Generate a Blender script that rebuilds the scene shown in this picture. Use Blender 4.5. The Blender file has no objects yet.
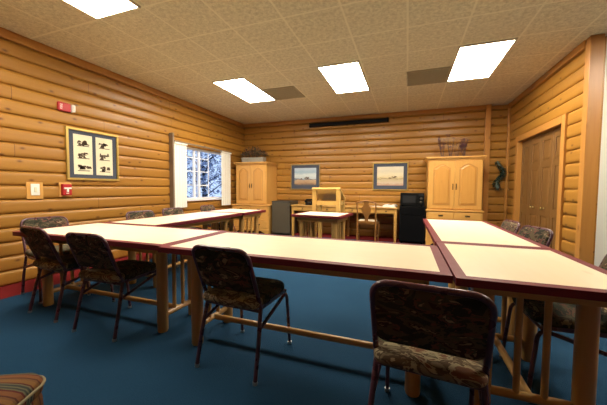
import bpy, bmesh, math, random
from mathutils import Vector, Matrix
random.seed(7)
PI = math.pi
S = bpy.context.scene
COL = S.collection
H = 2.91            # ceiling height
XL, YB, XR = -4.31, 7.03, 1.95
PITCH = .165        # log height

# ------------------------------------------------------------------ mesh builder
class MB:
    def __init__(s): s.v = []; s.f = []; s.m = []; s.sm = []; s.cur = 0; s.smooth = False
    def add(s, vs, fs, M=None):
        n = len(s.v)
        s.v += [(M @ Vector(p)) if M else Vector(p) for p in vs]
        for f in fs:
            s.f.append([n + i for i in f]); s.m.append(s.cur); s.sm.append(s.smooth)
        return s
    def box(s, x0, x1, y0, y1, z0, z1, M=None):
        return s.add([(x0,y0,z0),(x1,y0,z0),(x1,y1,z0),(x0,y1,z0),(x0,y0,z1),(x1,y0,z1),(x1,y1,z1),(x0,y1,z1)],
              [(0,3,2,1),(4,5,6,7),(0,1,5,4),(1,2,6,5),(2,3,7,6),(3,0,4,7)], M)
    def bbox(s, x0, x1, y0, y1, z0, z1, b=.004, seg=2, M=None):
        bm = bmesh.new(); bmesh.ops.create_cube(bm, size=1)
        for v in bm.verts:
            v.co = Vector((x0+(v.co.x+.5)*(x1-x0), y0+(v.co.y+.5)*(y1-y0), z0+(v.co.z+.5)*(z1-z0)))
        bmesh.ops.bevel(bm, geom=bm.edges[:], offset=b, segments=seg, profile=.5, affect='EDGES')
        bm.verts.index_update()
        s.add([v.co.copy() for v in bm.verts], [[v.index for v in f.verts] for f in bm.faces], M); bm.free()
        return s
    def tube(s, pts, r, n=10, closed=False, cap=True, M=None):
        pts = [Vector(p) for p in pts]; k = len(pts)
        rs = r if isinstance(r, (list, tuple)) else [r]*k
        rings = []; up = None
        for i in range(k):
            if closed: t = (pts[(i+1) % k]-pts[i-1]).normalized()
            elif i == 0: t = (pts[1]-pts[0]).normalized()
            elif i == k-1: t = (pts[-1]-pts[-2]).normalized()
            else: t = ((pts[i+1]-pts[i]).normalized()+(pts[i]-pts[i-1]).normalized()).normalized()
            if up is None: up = Vector((0,0,1)) if abs(t.z) < .9 else Vector((1,0,0))
            u = (up - t*up.dot(t)).normalized(); w = t.cross(u); up = u
            rings.append([pts[i]+(u*math.cos(2*PI*j/n)+w*math.sin(2*PI*j/n))*rs[i] for j in range(n)])
        vs = [p for R in rings for p in R]; fs = []
        for i in range(k if closed else k-1):
            a = i*n; b = ((i+1) % k)*n
            for j in range(n):
                fs.append((a+j, a+(j+1) % n, b+(j+1) % n, b+j))
        sm = s.smooth; s.smooth = True; s.add(vs, fs, M); s.smooth = False
        if cap and not closed:
            s.add(rings[0], [tuple(range(n))[::-1]], M); s.add(rings[-1], [tuple(range(n))], M)
        s.smooth = sm
        return s
    def lathe(s, prof, n=20, c=(0,0,0), M=None):
        vs = []; fs = []
        for r, z in prof:
            vs += [(c[0]+r*math.cos(2*PI*j/n), c[1]+r*math.sin(2*PI*j/n), c[2]+z) for j in range(n)]
        for i in range(len(prof)-1):
            for j in range(n):
                fs.append((i*n+j, i*n+(j+1) % n, (i+1)*n+(j+1) % n, (i+1)*n+j))
        fs.append(tuple(range(n))[::-1]); fs.append(tuple((len(prof)-1)*n+j for j in range(n)))
        return s.add(vs, fs, M)
    def prism(s, poly, d0, d1, axis='y', M=None):
        # polygon in the plane across axis, extruded d0..d1. axis y: poly=(x,z); axis x: poly=(y,z); axis z: poly=(x,y)
        def P(a, b, d): return {'y': (a,d,b), 'x': (d,a,b), 'z': (a,b,d)}[axis]
        n = len(poly)
        vs = [P(a,b,d0) for a,b in poly]+[P(a,b,d1) for a,b in poly]
        fs = [tuple(range(n)), tuple(range(2*n-1, n-1, -1))]
        fs += [(i, i+n, (i+1) % n+n, (i+1) % n) for i in range(n)]
        return s.add(vs, fs, M)
    def blob(s, c, r, sub=2, jit=0, sq=(1,1,1), M=None):
        bm = bmesh.new(); bmesh.ops.create_icosphere(bm, subdivisions=sub, radius=1)
        vs = [Vector((v.co.x*r*sq[0], v.co.y*r*sq[1], v.co.z*r*sq[2]))*(1+random.uniform(-jit,jit))+Vector(c) for v in bm.verts]
        s.add(vs, [[v.index for v in f.verts] for f in bm.faces], M); bm.free(); return s
    def build(s, name, mat, parent=None, auto=None):
        me = bpy.data.meshes.new(name); me.from_pydata([tuple(p) for p in s.v], [], s.f)
        mats = mat if isinstance(mat, (list, tuple)) else [mat]
        for m in mats: me.materials.append(m)
        bm = bmesh.new(); bm.from_mesh(me); bmesh.ops.recalc_face_normals(bm, faces=bm.faces[:]); bm.to_mesh(me); bm.free()
        for p, mi, sm in zip(me.polygons, s.m, s.sm):
            p.material_index = mi; p.use_smooth = sm
        if auto:
            for p in me.polygons: p.use_smooth = True
            me.set_sharp_from_angle(angle=math.radians(auto))
        me.update()
        o = bpy.data.objects.new(name, me); COL.objects.link(o)
        if parent: o.parent = parent
        return o

def tag(o, label, cat, group=None, kind=None):
    o['label'] = label; o['category'] = cat
    if group: o['group'] = group
    if kind: o['kind'] = kind
    return o
def thing(name, label, cat, loc=(0,0,0), rz=0, group=None):
    o = bpy.data.objects.new(name, None); COL.objects.link(o)
    o.location = loc; o.rotation_euler = (0,0,rz); o.empty_display_size = .05
    return tag(o, label, cat, group)
def struct(o, label, cat):
    tag(o, label, cat, kind='structure'); return o
def dup(root, loc, rz, label, group=None):
    def rec(o, par):
        c = o.copy(); COL.objects.link(c)
        if par: c.parent = par
        for ch in list(o.children): rec(ch, c)
        return c
    r = rec(root, None); r.location = loc; r.rotation_euler = (0,0,rz); r['label'] = label
    if group: r['group'] = group
    return r

# ------------------------------------------------------------------ materials
class NT:
    def __init__(s, name):
        s.mat = bpy.data.materials.new(name); s.mat.use_nodes = True
        s.t = s.mat.node_tree; s.b = s.t.nodes['Principled BSDF']
    def n(s, typ, ins=None, **kw):
        x = s.t.nodes.new(typ)
        for k, v in kw.items(): setattr(x, k, v)
        for k, v in (ins or {}).items(): s.set(x.inputs[k], v)
        return x
    def set(s, sock, v):
        if isinstance(v, bpy.types.NodeSocket): s.t.links.new(v, sock)
        else: sock.default_value = v
    def math(s, op, a, b=0.0, c=0.0):
        x = s.n('ShaderNodeMath', operation=op); s.set(x.inputs[0], a); s.set(x.inputs[1], b); s.set(x.inputs[2], c); return x.outputs[0]
    def mix(s, f, a, b, blend='MIX'):
        x = s.n('ShaderNodeMix', data_type='RGBA', blend_type=blend)
        s.set(x.inputs[0], f); s.set(x.inputs[6], a); s.set(x.inputs[7], b); return x.outputs[2]
    def ramp(s, f, stops, interp='LINEAR'):
        x = s.n('ShaderNodeValToRGB'); s.set(x.inputs[0], f); e = x.color_ramp.elements; x.color_ramp.interpolation = interp
        while len(e) < len(stops): e.new(.5)
        for i, (p, c) in enumerate(stops): e[i].position = p; e[i].color = (*c, 1) if len(c) == 3 else c
        return x.outputs[0]
    def coord(s, kind='Object'): return s.n('ShaderNodeTexCoord').outputs[kind]
    def sep(s, v):
        x = s.n('ShaderNodeSeparateXYZ', {0: v}); return x.outputs
    def comb(s, x=0., y=0., z=0.): return s.n('ShaderNodeCombineXYZ', {0: x, 1: y, 2: z}).outputs[0]
    def noise(s, v, scale, detail=3., rough=.5, dist=0.):
        return s.n('ShaderNodeTexNoise', {'Vector': v, 'Scale': scale, 'Detail': detail, 'Roughness': rough, 'Distortion': dist}).outputs[0]
    def bump(s, h, strength=.3, dist=.01):
        x = s.n('ShaderNodeBump', {'Height': h, 'Strength': strength, 'Distance': dist}); s.t.links.new(x.outputs[0], s.b.inputs['Normal'])
    def out(s, color=None, rough=.5, spec=None, metal=None, coat=None):
        if color is not None: s.set(s.b.inputs['Base Color'], (*color, 1) if isinstance(color, tuple) and len(color) == 3 else color)
        s.set(s.b.inputs['Roughness'], rough)
        if spec is not None: s.set(s.b.inputs['Specular IOR Level'], spec)
        if metal is not None: s.set(s.b.inputs['Metallic'], metal)
        if coat is not None: s.set(s.b.inputs['Coat Weight'], coat)
        return s.mat
def plain(name, col, rough=.5, spec=.5, metal=0., nz=.0, nscale=40.):
    m = NT(name)
    if nz:
        f = m.noise(m.coord(), nscale, 3.)
        c = m.mix(f, (*[x*(1-nz) for x in col], 1), (*[min(1, x*(1+nz)) for x in col], 1))
        return m.out(c, rough, spec, metal)
    f = m.noise(m.coord(), 12., 2.)
    m.set(m.b.inputs['Roughness'], rough)
    m.out(col, m.math('ADD', m.math('MULTIPLY', f, .08), rough-.04), spec, metal)
    return m.mat

LOG_A, LOG_B = (.41,.202,.033), (.305,.138,.020)
def log_mat(name, axis, seed):
    m = NT(name); p = m.sep(m.coord()); a = p[axis]; z = p[2]
    zi = m.math('FLOOR', m.math('DIVIDE', z, PITCH))
    r1 = m.n('ShaderNodeTexWhiteNoise', {'W': m.math('ADD', zi, seed)}, noise_dimensions='1D').outputs[0]
    u = m.math('DIVIDE', m.math('ADD', a, m.math('MULTIPLY', r1, 9.7)), 3.1)
    seg = m.math('FLOOR', u); fr = m.math('FRACT', u)
    r2 = m.n('ShaderNodeTexWhiteNoise', {'Vector': m.comb(zi, seg, seed)}, noise_dimensions='2D').outputs[0]
    gv = m.comb(m.math('MULTIPLY', a, 1.3), m.math('MULTIPLY', z, 26.), m.math('MULTIPLY', r2, 20.))
    g = m.noise(gv, 1.6, 4., .55, .4)
    base = m.mix(g, (*LOG_A, 1), (*LOG_B, 1))
    base = m.mix(m.math('MULTIPLY', r2, .45), base, (.26,.112,.021,1))
    kv = m.comb(m.math('MULTIPLY', m.math('ADD', a, m.math('MULTIPLY', r1, 5.)), 3.2), m.math('MULTIPLY', z, 6.06), 0.)
    vo = m.n('ShaderNodeTexVoronoi', {'Vector': kv, 'Scale': 1.}, voronoi_dimensions='2D')
    sel = m.math('GREATER_THAN', m.sep(vo.outputs['Color'])[0], .45)
    k = m.math('MULTIPLY', m.ramp(vo.outputs['Distance'], [(.03,(1,1,1)),(.085,(.35,.35,.35)),(.14,(0,0,0))]), sel)
    base = m.mix(m.math('MULTIPLY', k, .9), base, (.10,.032,.008,1))
    jt = m.math('LESS_THAN', fr, .0022)
    base = m.mix(m.math('MULTIPLY', jt, .8), base, (.10,.035,.01,1))
    m.bump(g, .08, .004)
    return m.out(base, .38, .45)
def wood(name, ca, cb, axis=0, rough=.35, scale=1., knots=.0, spec=.5):
    m = NT(name); p = m.sep(m.coord('Object'))
    q = [m.math('MULTIPLY', p[i], (1.6 if i == axis else 22.)*scale) for i in range(3)]
    rnd = m.n('ShaderNodeObjectInfo').outputs['Random']
    v = m.n('ShaderNodeVectorMath', {0: m.comb(*q), 1: m.comb(m.math('MULTIPLY', rnd, 30.), 0., 0.)}, operation='ADD').outputs[0]
    g = m.noise(v, 1.4, 4., .55, .5)
    c = m.mix(g, (*ca, 1), (*cb, 1))
    if knots:
        q2 = [m.math('MULTIPLY', p[i], 3.0 if i == axis else 5.5) for i in range(3)]
        vo = m.n('ShaderNodeTexVoronoi', {'Vector': m.comb(*q2), 'Scale': 1.})
        k = m.math('MULTIPLY', m.ramp(vo.outputs['Distance'], [(.06,(1,1,1)),(.12,(.3,.3,.3)),(.2,(0,0,0))]), m.math('GREATER_THAN', m.sep(vo.outputs['Color'])[0], .5))
        c = m.mix(m.math('MULTIPLY', k, knots), c, (.16,.06,.015,1))
    m.bump(g, .05, .003)
    return m.out(c, rough, spec)

M = {}
M['log_l'] = log_mat('log_wall_left', 1, 3.); M['log_b'] = log_mat('log_wall_back', 0, 11.); M['log_r'] = log_mat('log_wall_right', 1, 23.)
M['trimx'] = wood('trim_board_x', (.48,.225,.05), (.36,.15,.03), 0, .4, knots=.5)
M['trimy'] = wood('trim_board_y', (.48,.225,.05), (.36,.15,.03), 1, .4, knots=.5)
M['trimz'] = wood('trim_board_z', (.50,.24,.055), (.40,.17,.035), 2, .4, knots=.6)
M['pine'] = wood('pine_upright', (.66,.37,.10), (.55,.27,.06), 2, .33, knots=.5)
M['pinex'] = wood('pine_across', (.66,.37,.10), (.55,.27,.06), 0, .33, knots=.3)
M['pinedark'] = wood('pine_groove', (.5,.25,.06), (.42,.19,.04), 2, .4)
M['deskpine'] = wood('desk_pine', (.50,.28,.07), (.42,.22,.05), 0, .4)
M['panelpine'] = wood('pine_panel', (.60,.31,.075), (.50,.23,.045), 2, .33, knots=.6)
M['lightpine'] = wood('light_pine', (.66,.43,.135), (.56,.34,.09), 2, .35)
M['legwood'] = wood('table_leg_wood', (.56,.33,.10), (.45,.24,.065), 2, .35)
M['railwood'] = wood('table_rail_wood', (.56,.33,.10), (.45,.24,.065), 0, .35)
M['doorwood'] = wood('bifold_door_wood', (.20,.10,.028), (.14,.064,.017), 2, .42)
M['chairwood'] = wood('oak_chair_wood', (.30,.135,.032), (.22,.09,.02), 2, .35)
M['brass'] = plain('aged_brass', (.45,.32,.12), .3, .5, 1.)
M['dkhandle'] = plain('dark_bronze', (.10,.065,.03), .35, .5, 1.)
M['white'] = plain('white_plaster', (.78,.78,.70), .8, .2)
M['offwhite'] = plain('white_plastic', (.8,.8,.74), .4)
M['red'] = plain('alarm_red', (.42,.012,.018), .35)
M['black'] = plain('black_plastic', (.006,.006,.006), .5, .08)
M['blackmat'] = plain('black_enamel', (.003,.003,.0035), .7, .05)
M['glassblk'] = plain('dark_glass', (.02,.022,.024), .12)
M['grey'] = plain('grey_laminate', (.075,.060,.038), .5, .4, nz=.12, nscale=30.)
M['greydark'] = plain('dark_grey_top', (.035,.033,.03), .45)
M['frame'] = plain('chair_tube', (.075,.024,.036), .28, .6)
M['glide'] = plain('steel_glide', (.55,.53,.5), .35, .5, 1.)
M['band'] = plain('maroon_edge', (.15,.017,.024), .5, .22)
M['gold'] = plain('gilt_frame', (.52,.36,.10), .35, .5, .55)
M['dkframe'] = plain('dull_gilt_frame', (.30,.22,.09), .45, .5, .4)
M['mat'] = plain('slate_mat', (.065,.075,.105), .8, .2)
M['paper'] = plain('cream_paper', (.72,.68,.50), .8, .2, nz=.06, nscale=30.)
M['ink'] = plain('dark_ink', (.10,.07,.05), .8, .1, nz=.5, nscale=60.)
M['bluewhite'] = plain('window_vinyl', (.80,.82,.86), .4)
M['blind'] = plain('blind_fabric', (.82,.82,.74), .7, .2)
M['casing'] = plain('grey_brown_track', (.22,.165,.115), .5)

def m_table():
    m = NT('pale_laminate'); p = m.coord(); q = m.sep(p)
    v = m.comb(m.math('MULTIPLY', q[0], 1.4), m.math('MULTIPLY', q[1], 8.), m.n('ShaderNodeObjectInfo').outputs['Random'])
    g = m.noise(v, 2.2, 4., .5, .6)
    k = m.n('ShaderNodeTexVoronoi', {'Vector': m.comb(m.math('MULTIPLY', q[0], 3.), m.math('MULTIPLY', q[1], 8.), 0.), 'Scale': 1.})
    kk = m.math('MULTIPLY', m.ramp(k.outputs['Distance'], [(.03,(1,1,1)),(.16,(0,0,0))]), m.math('GREATER_THAN', m.sep(k.outputs['Color'])[1], .6))
    c = m.mix(g, (.90,.82,.62,1), (.86,.75,.52,1))
    c = m.mix(m.math('MULTIPLY', kk, .35), c, (.55,.33,.14,1))
    return m.out(c, .30, .5)
M['table'] = m_table()
def m_carpet():
    m = NT('blue_carpet_red_border'); p = m.coord(); q = m.sep(p)
    n1 = m.noise(p, 3., 3.); n2 = m.noise(p, 90., 2.)
    blue = m.mix(n1, (.011,.046,.100,1), (.018,.066,.130,1))
    blue = m.mix(m.math('MULTIPLY', n2, .5), blue, (.007,.030,.062,1))
    redc = m.mix(n1, (.17,.014,.014,1), (.13,.010,.012,1))
    edge = m.math('MAXIMUM', m.math('LESS_THAN', q[0], -3.84), m.math('GREATER_THAN', q[1], 6.47))
    m.bump(m.noise(p, 160., 2.), .5, .01)
    return m.out(m.mix(edge, blue, redc), .95, .1)
M['carpet'] = m_carpet()
def m_ceiling():
    m = NT('acoustic_tile'); p = m.coord(); q = m.sep(p)
    def grid(a, off, w, step=.61):
        fr = m.math('FRACT', m.math('DIVIDE', m.math('ADD', a, off+w/2), step))
        return m.math('LESS_THAN', fr, w/step)
    g = m.math('MAXIMUM', grid(q[0], .035+6.1, .022), grid(q[1], -2.20+6.1, .022))
    n = m.noise(p, 22., 5., .75); f = m.noise(p, 60., 2., .6); w = m.noise(p, 1.2, 2.)
    t = m.ramp(n, [(.36,(.58,.50,.33)),(.6,(.80,.72,.51))])
    t = m.mix(m.math('MULTIPLY', m.math('GREATER_THAN', f, .60), .6), t, (.50,.42,.28,1))
    t = m.mix(m.math('MULTIPLY', w, .25), t, (.66,.57,.39,1))
    c = m.mix(m.math('MULTIPLY', g, .75), t, (.84,.76,.55,1))
    m.bump(m.math('ADD', m.math('MULTIPLY', g, -.8), m.math('MULTIPLY', n, .5)), .4, .01)
    return m.out(c, .9, .15)
M['ceiling'] = m_ceiling()
def m_fabric(k=1., seat=False):
    m = NT('seat_tapestry' if seat else 'tapestry_fabric'); p = m.coord()
    rnd = m.n('ShaderNodeObjectInfo').outputs['Random']
    v = m.n('ShaderNodeVectorMath', {0: p, 1: m.comb(m.math('MULTIPLY', rnd, 9.), 0., 0.)}, operation='ADD').outputs[0]
    q = m.sep(v); vs = m.comb(q[0], m.math('MULTIPLY', q[1], 1.8), m.math('MULTIPLY', q[2], 1.8))
    n1 = m.noise(vs, 5., 3., .6, 1.4); n2 = m.noise(vs, 9., 3., .6, 1.); n3 = m.noise(vs, 13., 2.)
    c = m.ramp(n1, [(.0,(.022,.024,.015)),(.38,(.036,.040,.024)),(.47,(.095,.082,.046)),(.56,(.045,.026,.016)),(.61,(.24,.20,.115)),(.68,(.055,.057,.038))], 'CONSTANT')
    c2 = m.ramp(n2, [(.0,(.030,.032,.023)),(.48,(.15,.075,.05)),(.55,(.065,.07,.042)),(.62,(.30,.24,.14))], 'CONSTANT')
    c = m.mix(m.math('GREATER_THAN', n3, .55), c, c2)
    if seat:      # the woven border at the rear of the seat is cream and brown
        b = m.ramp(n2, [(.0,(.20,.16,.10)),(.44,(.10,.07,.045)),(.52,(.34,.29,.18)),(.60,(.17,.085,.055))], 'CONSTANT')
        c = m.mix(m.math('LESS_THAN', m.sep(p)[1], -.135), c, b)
    else: c = m.mix(1., c, (k*1.1, k*.95, k*1.0, 1), 'MULTIPLY')
    m.bump(m.noise(p, 300., 1.), .4, .004)
    return m.out(c, .9, .15)
M['fabric'] = m_fabric(1.)
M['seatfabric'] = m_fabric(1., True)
def m_stripe():
    m = NT('striped_upholstery'); p = m.sep(m.coord())
    u = m.math('FRACT', m.math('MULTIPLY', m.math('ADD', p[1], 2.), 9.5))
    c = m.ramp(u, [(0,(.22,.085,.032)),(.20,(.12,.026,.02)),(.27,(.14,.12,.065)),(.33,(.055,.06,.045)),(.40,(.14,.13,.075)),(.46,(.05,.055,.045)),(.54,(.15,.13,.075)),(.60,(.11,.03,.02)),(.66,(.24,.11,.035)),(.84,(.19,.09,.035)),(.93,(.10,.035,.022))], 'CONSTANT')
    m.bump(m.noise(m.coord(), 250., 1.), .4, .004)
    return m.out(m.mix(1., c, (.62,.66,.72,1), 'MULTIPLY'), .9, .1)
M['stripe'] = m_stripe()
def emit(name, col, s):
    m = NT(name); m.out((.8,.8,.8), .5)
    m.set(m.b.inputs['Emission Color'], (*col, 1)); m.set(m.b.inputs['Emission Strength'], s); return m.mat
LIGHT = 26.
M['diffuser'] = emit('lit_diffuser', (1., .90, .74), LIGHT)
M['lampframe'] = plain('lamp_frame', (.62,.56,.42), .5)
M['vent'] = plain('vent_grey', (.42,.37,.25), .6, nz=.2, nscale=60.)
M['ventdk'] = plain('vent_dark', (.16,.135,.095), .7)
def m_glass():
    m = NT('window_glass'); m.out((1,1,1), .0); m.set(m.b.inputs['Transmission Weight'], 1.); m.set(m.b.inputs['IOR'], 1.02); return m.mat
M['glass'] = m_glass()

# ------------------------------------------------------------------ the setting
def log_profile(z0, z1, d=.036):
    zs = {z0, z1}
    k = int(math.floor(z0/PITCH))
    while k*PITCH < z1:
        for t in (0, .025, .07, .14, .25, .38, .5, .62, .75, .86, .93, .975):
            z = (k+t)*PITCH
            if z0 < z < z1: zs.add(z)
        k += 1
    out = []
    for z in sorted(zs):
        t = (z/PITCH) % 1.; e = abs(2*t-1)
        out.append((math.sqrt(max(0, 1-e**5.5))*d, z))
    return out
def log_span(mb, axis, face, sgn, a0, a1, z0, z1, thick=.14):
    pr = log_profile(z0, z1)
    poly = [(face+sgn*(h-.026), z) for h, z in pr]
    poly += [(face-sgn*thick, z1), (face-sgn*thick, z0)]
    mb.smooth = False
    mb.prism(poly, a0, a1, 'y' if axis == 1 else 'x')
# left wall with a window
WY0, WY1, WZ0, WZ1 = 4.60, 6.20, .88, 2.0
mb = MB()
log_span(mb, 1, XL, 1, -2.6, WY0, 0, H-.02); log_span(mb, 1, XL, 1, WY1, YB+.1, 0, H-.02)
log_span(mb, 1, XL, 1, WY0, WY1, 0, WZ0); log_span(mb, 1, XL, 1, WY0, WY1, WZ1, H-.02)
struct(mb.build('wall_left', M['log_l'], auto=50), 'honey pine half-log wall on the left, with the window and alarms', 'wall')
# back wall
mb = MB(); log_span(mb, 0, YB, -1, XL-.0, XR+.2, 0, H-.02)
struct(mb.build('wall_back', M['log_b'], auto=50), 'honey pine half-log wall across the far end', 'wall')
# right wall with recessed bifold doors
DY0, DY1, DZ = 4.81, 6.42, 2.04
mb = MB()
log_span(mb, 1, XR, -1, 4.30, DY0, 0, H-.02); log_span(mb, 1, XR, -1, DY1, YB+.1, 0, H-.02); log_span(mb, 1, XR, -1, DY0, DY1, DZ, H-.02)
struct(mb.build('wall_right', M['log_r'], auto=50), 'short half-log wall on the right around the brown bifold doors', 'wall')
# plaster walls
mb = MB(); mb.box(2.055, 4.6, 4.31, 4.43, 0, H)
struct(mb.build('wall_right_plaster', M['white']), 'plain white plaster wall at the right edge beside the log corner post', 'wall')
mb = MB(); mb.box(4.5, 4.62, -2.6, 4.31, 0, H)
struct(mb.build('wall_right_far', M['trimy']), 'brown wood side wall beyond the right edge of the view', 'wall')
mb = MB(); mb.box(-4.4, 4.6, -2.72, -2.6, 0, H)
struct(mb.build('wall_rear', M['trimx']), 'brown wood wall behind the viewpoint', 'wall')
mb = MB(); mb.box(2.30, 2.42, 4.43, 7.2, 0, H)
struct(mb.build('wall_closet', M['white']), 'closet wall behind the bifold doors', 'wall')
mb = MB(); mb.box(-4.5, 4.65, -2.75, 7.25, -.1, 0)
struct(mb.build('floor', M['carpet']), 'blue carpet with a dark red border along the log walls', 'floor')
mb = MB(); mb.box(-4.5, 4.65, -2.75, 7.25, H, H+.1)
struct(mb.build('ceiling', M['ceiling']), 'tan acoustic tile ceiling in a square grid', 'ceiling')
# trims
CT = .105
mb = MB(); mb.bbox(XL-.05, XL+.034, -2.6, YB, H-CT, H-.001, .006)
struct(mb.build('trim_1', M['trimy']), 'wood crown board along the top of the left log wall', 'trim')
mb = MB(); mb.bbox(XL+.03, 1.51, YB-.034, YB+.05, H-CT*.75, H-.001, .006)
struct(mb.build('trim_2', M['trimx']), 'wood crown board along the top of the far log wall', 'trim')
mb = MB(); mb.bbox(XR-.03, XR+.05, 4.37, YB-.03, H-CT*.9, H-.001, .006)
struct(mb.build('trim_3', M['trimy']), 'wood crown board above the bifold doors at the ceiling', 'trim')
mb = MB(); mb.bbox(1.505, 1.605, YB-.065, YB+.05, 0, H-.002, .006)
struct(mb.build('trim_4', M['trimz']), 'vertical pine post on the far wall right of the tall right wardrobe', 'trim')
mb = MB(); mb.bbox(XR-.022, 2.055, 4.255, 4.36, 0, H-.002, .006)
struct(mb.build('trim_5', M['trimz']), 'vertical corner post where the right log wall meets white plaster', 'trim')
mb = MB(); mb.bbox(XR-.04, XR+.03, YB-.04, YB+.02, 0, H-.002, .006)
struct(mb.build('trim_6', M['trimz']), 'narrow corner board where far and right log walls meet', 'trim')
mb = MB(); mb.bbox(XR-.035, XR+.09, DY0-.10, DY0+.004, 0, DZ+.10, .005)
struct(mb.build('trim_7', M['trimz']), 'near upright casing of the bifold doors', 'trim')
mb = MB(); mb.bbox(XR-.035, XR+.09, DY1-.004, DY1+.10, 0, DZ+.10, .005)
struct(mb.build('trim_8', M['trimz']), 'far upright casing of the bifold doors', 'trim')
mb = MB(); mb.bbox(XR-.035, XR+.09, DY0+.004, DY1-.004, DZ-.004, DZ+.10, .005)
struct(mb.build('trim_9', M['trimy']), 'head casing across the top of the bifold doors', 'trim')
# bifold doors: two doors, each of two leaves
def panel(mb, x, sgn, y0, y1, z0, z1, b=.03, d=.010):
    # raised panel on a leaf face at x, standing out in -x
    mb.box(x-.002, x+.004, y0, y1, z0, z1)
    vs = [(x,y0,z0),(x,y1,z0),(x,y1,z1),(x,y0,z1),(x-d,y0+b,z0+b),(x-d,y1-b,z0+b),(x-d,y1-b,z1-b),(x-d,y0+b,z1-b)]
    mb.add(vs, [(4,5,6,7),(0,1,5,4),(1,2,6,5),(2,3,7,6),(3,0,4,7)])
DX = 1.992
lw = (DY1-DY0)/4
for di in range(2):
    ys = DY0+di*2*lw
    e = bpy.data.objects.new('door_%d' % (di+1), None); COL.objects.link(e); e.location = (DX, ys, 0)
    struct(e, ['nearer brown bifold closet door with brass knob', 'farther brown bifold closet door with brass knob'][di], 'door')
    for k in range(2):
        y0 = k*lw+.003; y1 = (k+1)*lw-.003
        mb = MB()
        st = .075                                    # stiles and rails around sunken fields
        rails = [(.01,.20), (.74,.86), (1.50,1.60), (DZ-.13,DZ-.012)]
        mb.box(.012, .035, y0, y1, .01, DZ-.012)
        mb.bbox(0, .02, y0, y0+st, .01, DZ-.012, .003, 1); mb.bbox(0, .02, y1-st, y1, .01, DZ-.012, .003, 1)
        for a, b in rails: mb.box(.001, .02, y0+st-.002, y1-st+.002, a, b)
        lf = mb.build('leaf', M['doorwood'], e)
        for (a, b) in ((.20,.74), (.86,1.50), (1.60,DZ-.13)):
            q = MB(); panel(q, .011, -1, y0+st+.012, y1-st-.012, a+.012, b-.012, .03, .008)
            q.build('raised_panel', M['doorwood'], lf)
    ky = (2*lw-.19) if di == 0 else .19
    q = MB(); q.smooth = True
    q.lathe([(.018,0),(.018,.004),(.008,.008),(.008,.025),(.019,.034),(.022,.043),(.016,.052),(.004,.055)], 16, M=Matrix.Translation((0,ky,.86)) @ Matrix.Rotation(-PI/2, 4, 'Y'))
    q.build('knob', M['brass'], e)
# window
e = bpy.data.objects.new('window_1', None); COL.objects.link(e); e.location = (XL-.07, 0, 0)
struct(e, 'white gridded window in the left log wall with pale trees outside', 'window')
mb = MB()
for (a,b,c,d) in ((WY0,WY0+.05,WZ0,WZ1),(WY1-.05,WY1,WZ0,WZ1),(WY0,WY1,WZ0,WZ0+.05),(WY0,WY1,WZ1-.05,WZ1)): mb.box(-.03,.03,a,b,c,d)
mb.build('window_frame', M['bluewhite'], e)
mb = MB(); mb.box(-.02,.02,5.07,5.125,WZ0+.05,WZ1-.05); mb.box(-.02,.03,5.215,5.27,WZ0+.05,WZ1-.05)
mb.build('sash', M['bluewhite'], e)
mb = MB()
for y in (4.86, 5.58): mb.box(-.008,.008,y-.011,y+.011,WZ0+.05,WZ1-.05)
for z in (1.20, 1.50, 1.79): mb.box(-.009,.009,WY0+.05,5.59,z-.011,z+.011)
mb.build('muntins', M['bluewhite'], e)
mb = MB(); mb.box(-.004,.004,WY0+.04,WY1-.04,WZ0+.04,WZ1-.04); mb.build('pane', M['glass'], e)
mb = MB(); mb.bbox(.03,.095,WY0,WY1,WZ0-.02,WZ0-.001,.005); mb.build('window_sill', M['bluewhite'], e)
mb = MB(); mb.bbox(XL-.01, XL+.10, 4.335, 4.375, .69, 2.19, .004)
struct(mb.build('trim_10', M['casing']), 'grey-brown upright board at the left side of the window blinds', 'trim')
# vertical blinds on their track
def blind(y0, y1, z0, z1, n, label):
    t = thing('vertical_blind', label, 'blind', (XL+.06, (y0+y1)/2, z0), 0, 'gathered window blinds')
    for i in range(n):
        w = (y1-y0)/n; c = -(y1-y0)/2+(i+.5)*w
        q = MB(); R = Matrix.Translation((.02,c,0)) @ Matrix.Rotation(math.radians(5), 4, 'Z')
        pr = [(-.002+.004*(1-((k-3)/3)**2), (k-3)/3*(w*.53)) for k in range(7)]
        poly = pr+[(x-.002, y) for x, y in reversed(pr)]
        q.prism(poly, 0, z1-z0-.02, 'z', R); q.build('slat', M['blind'], t)
    q = MB(); q.bbox(0,.05,-(y1-y0)/2,(y1-y0)/2,z1-z0-.02,z1-z0+.01,.004); q.build('carrier', M['blind'], t)
    return t
blind(4.38, 4.72, .745, 2.012, 5, 'gathered white blind hanging left of the window panes')
blind(5.88, 6.268, .715, 2.015, 5, 'gathered white blind hanging right of the window panes')
mb = MB(); mb.bbox(XL+.065, XL+.11, 4.376, 6.268, 2.026, 2.05, .004)
tag(mb.build('blind_track', M['casing']), 'thin grey-brown track across the top of the window', 'blind track')

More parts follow.
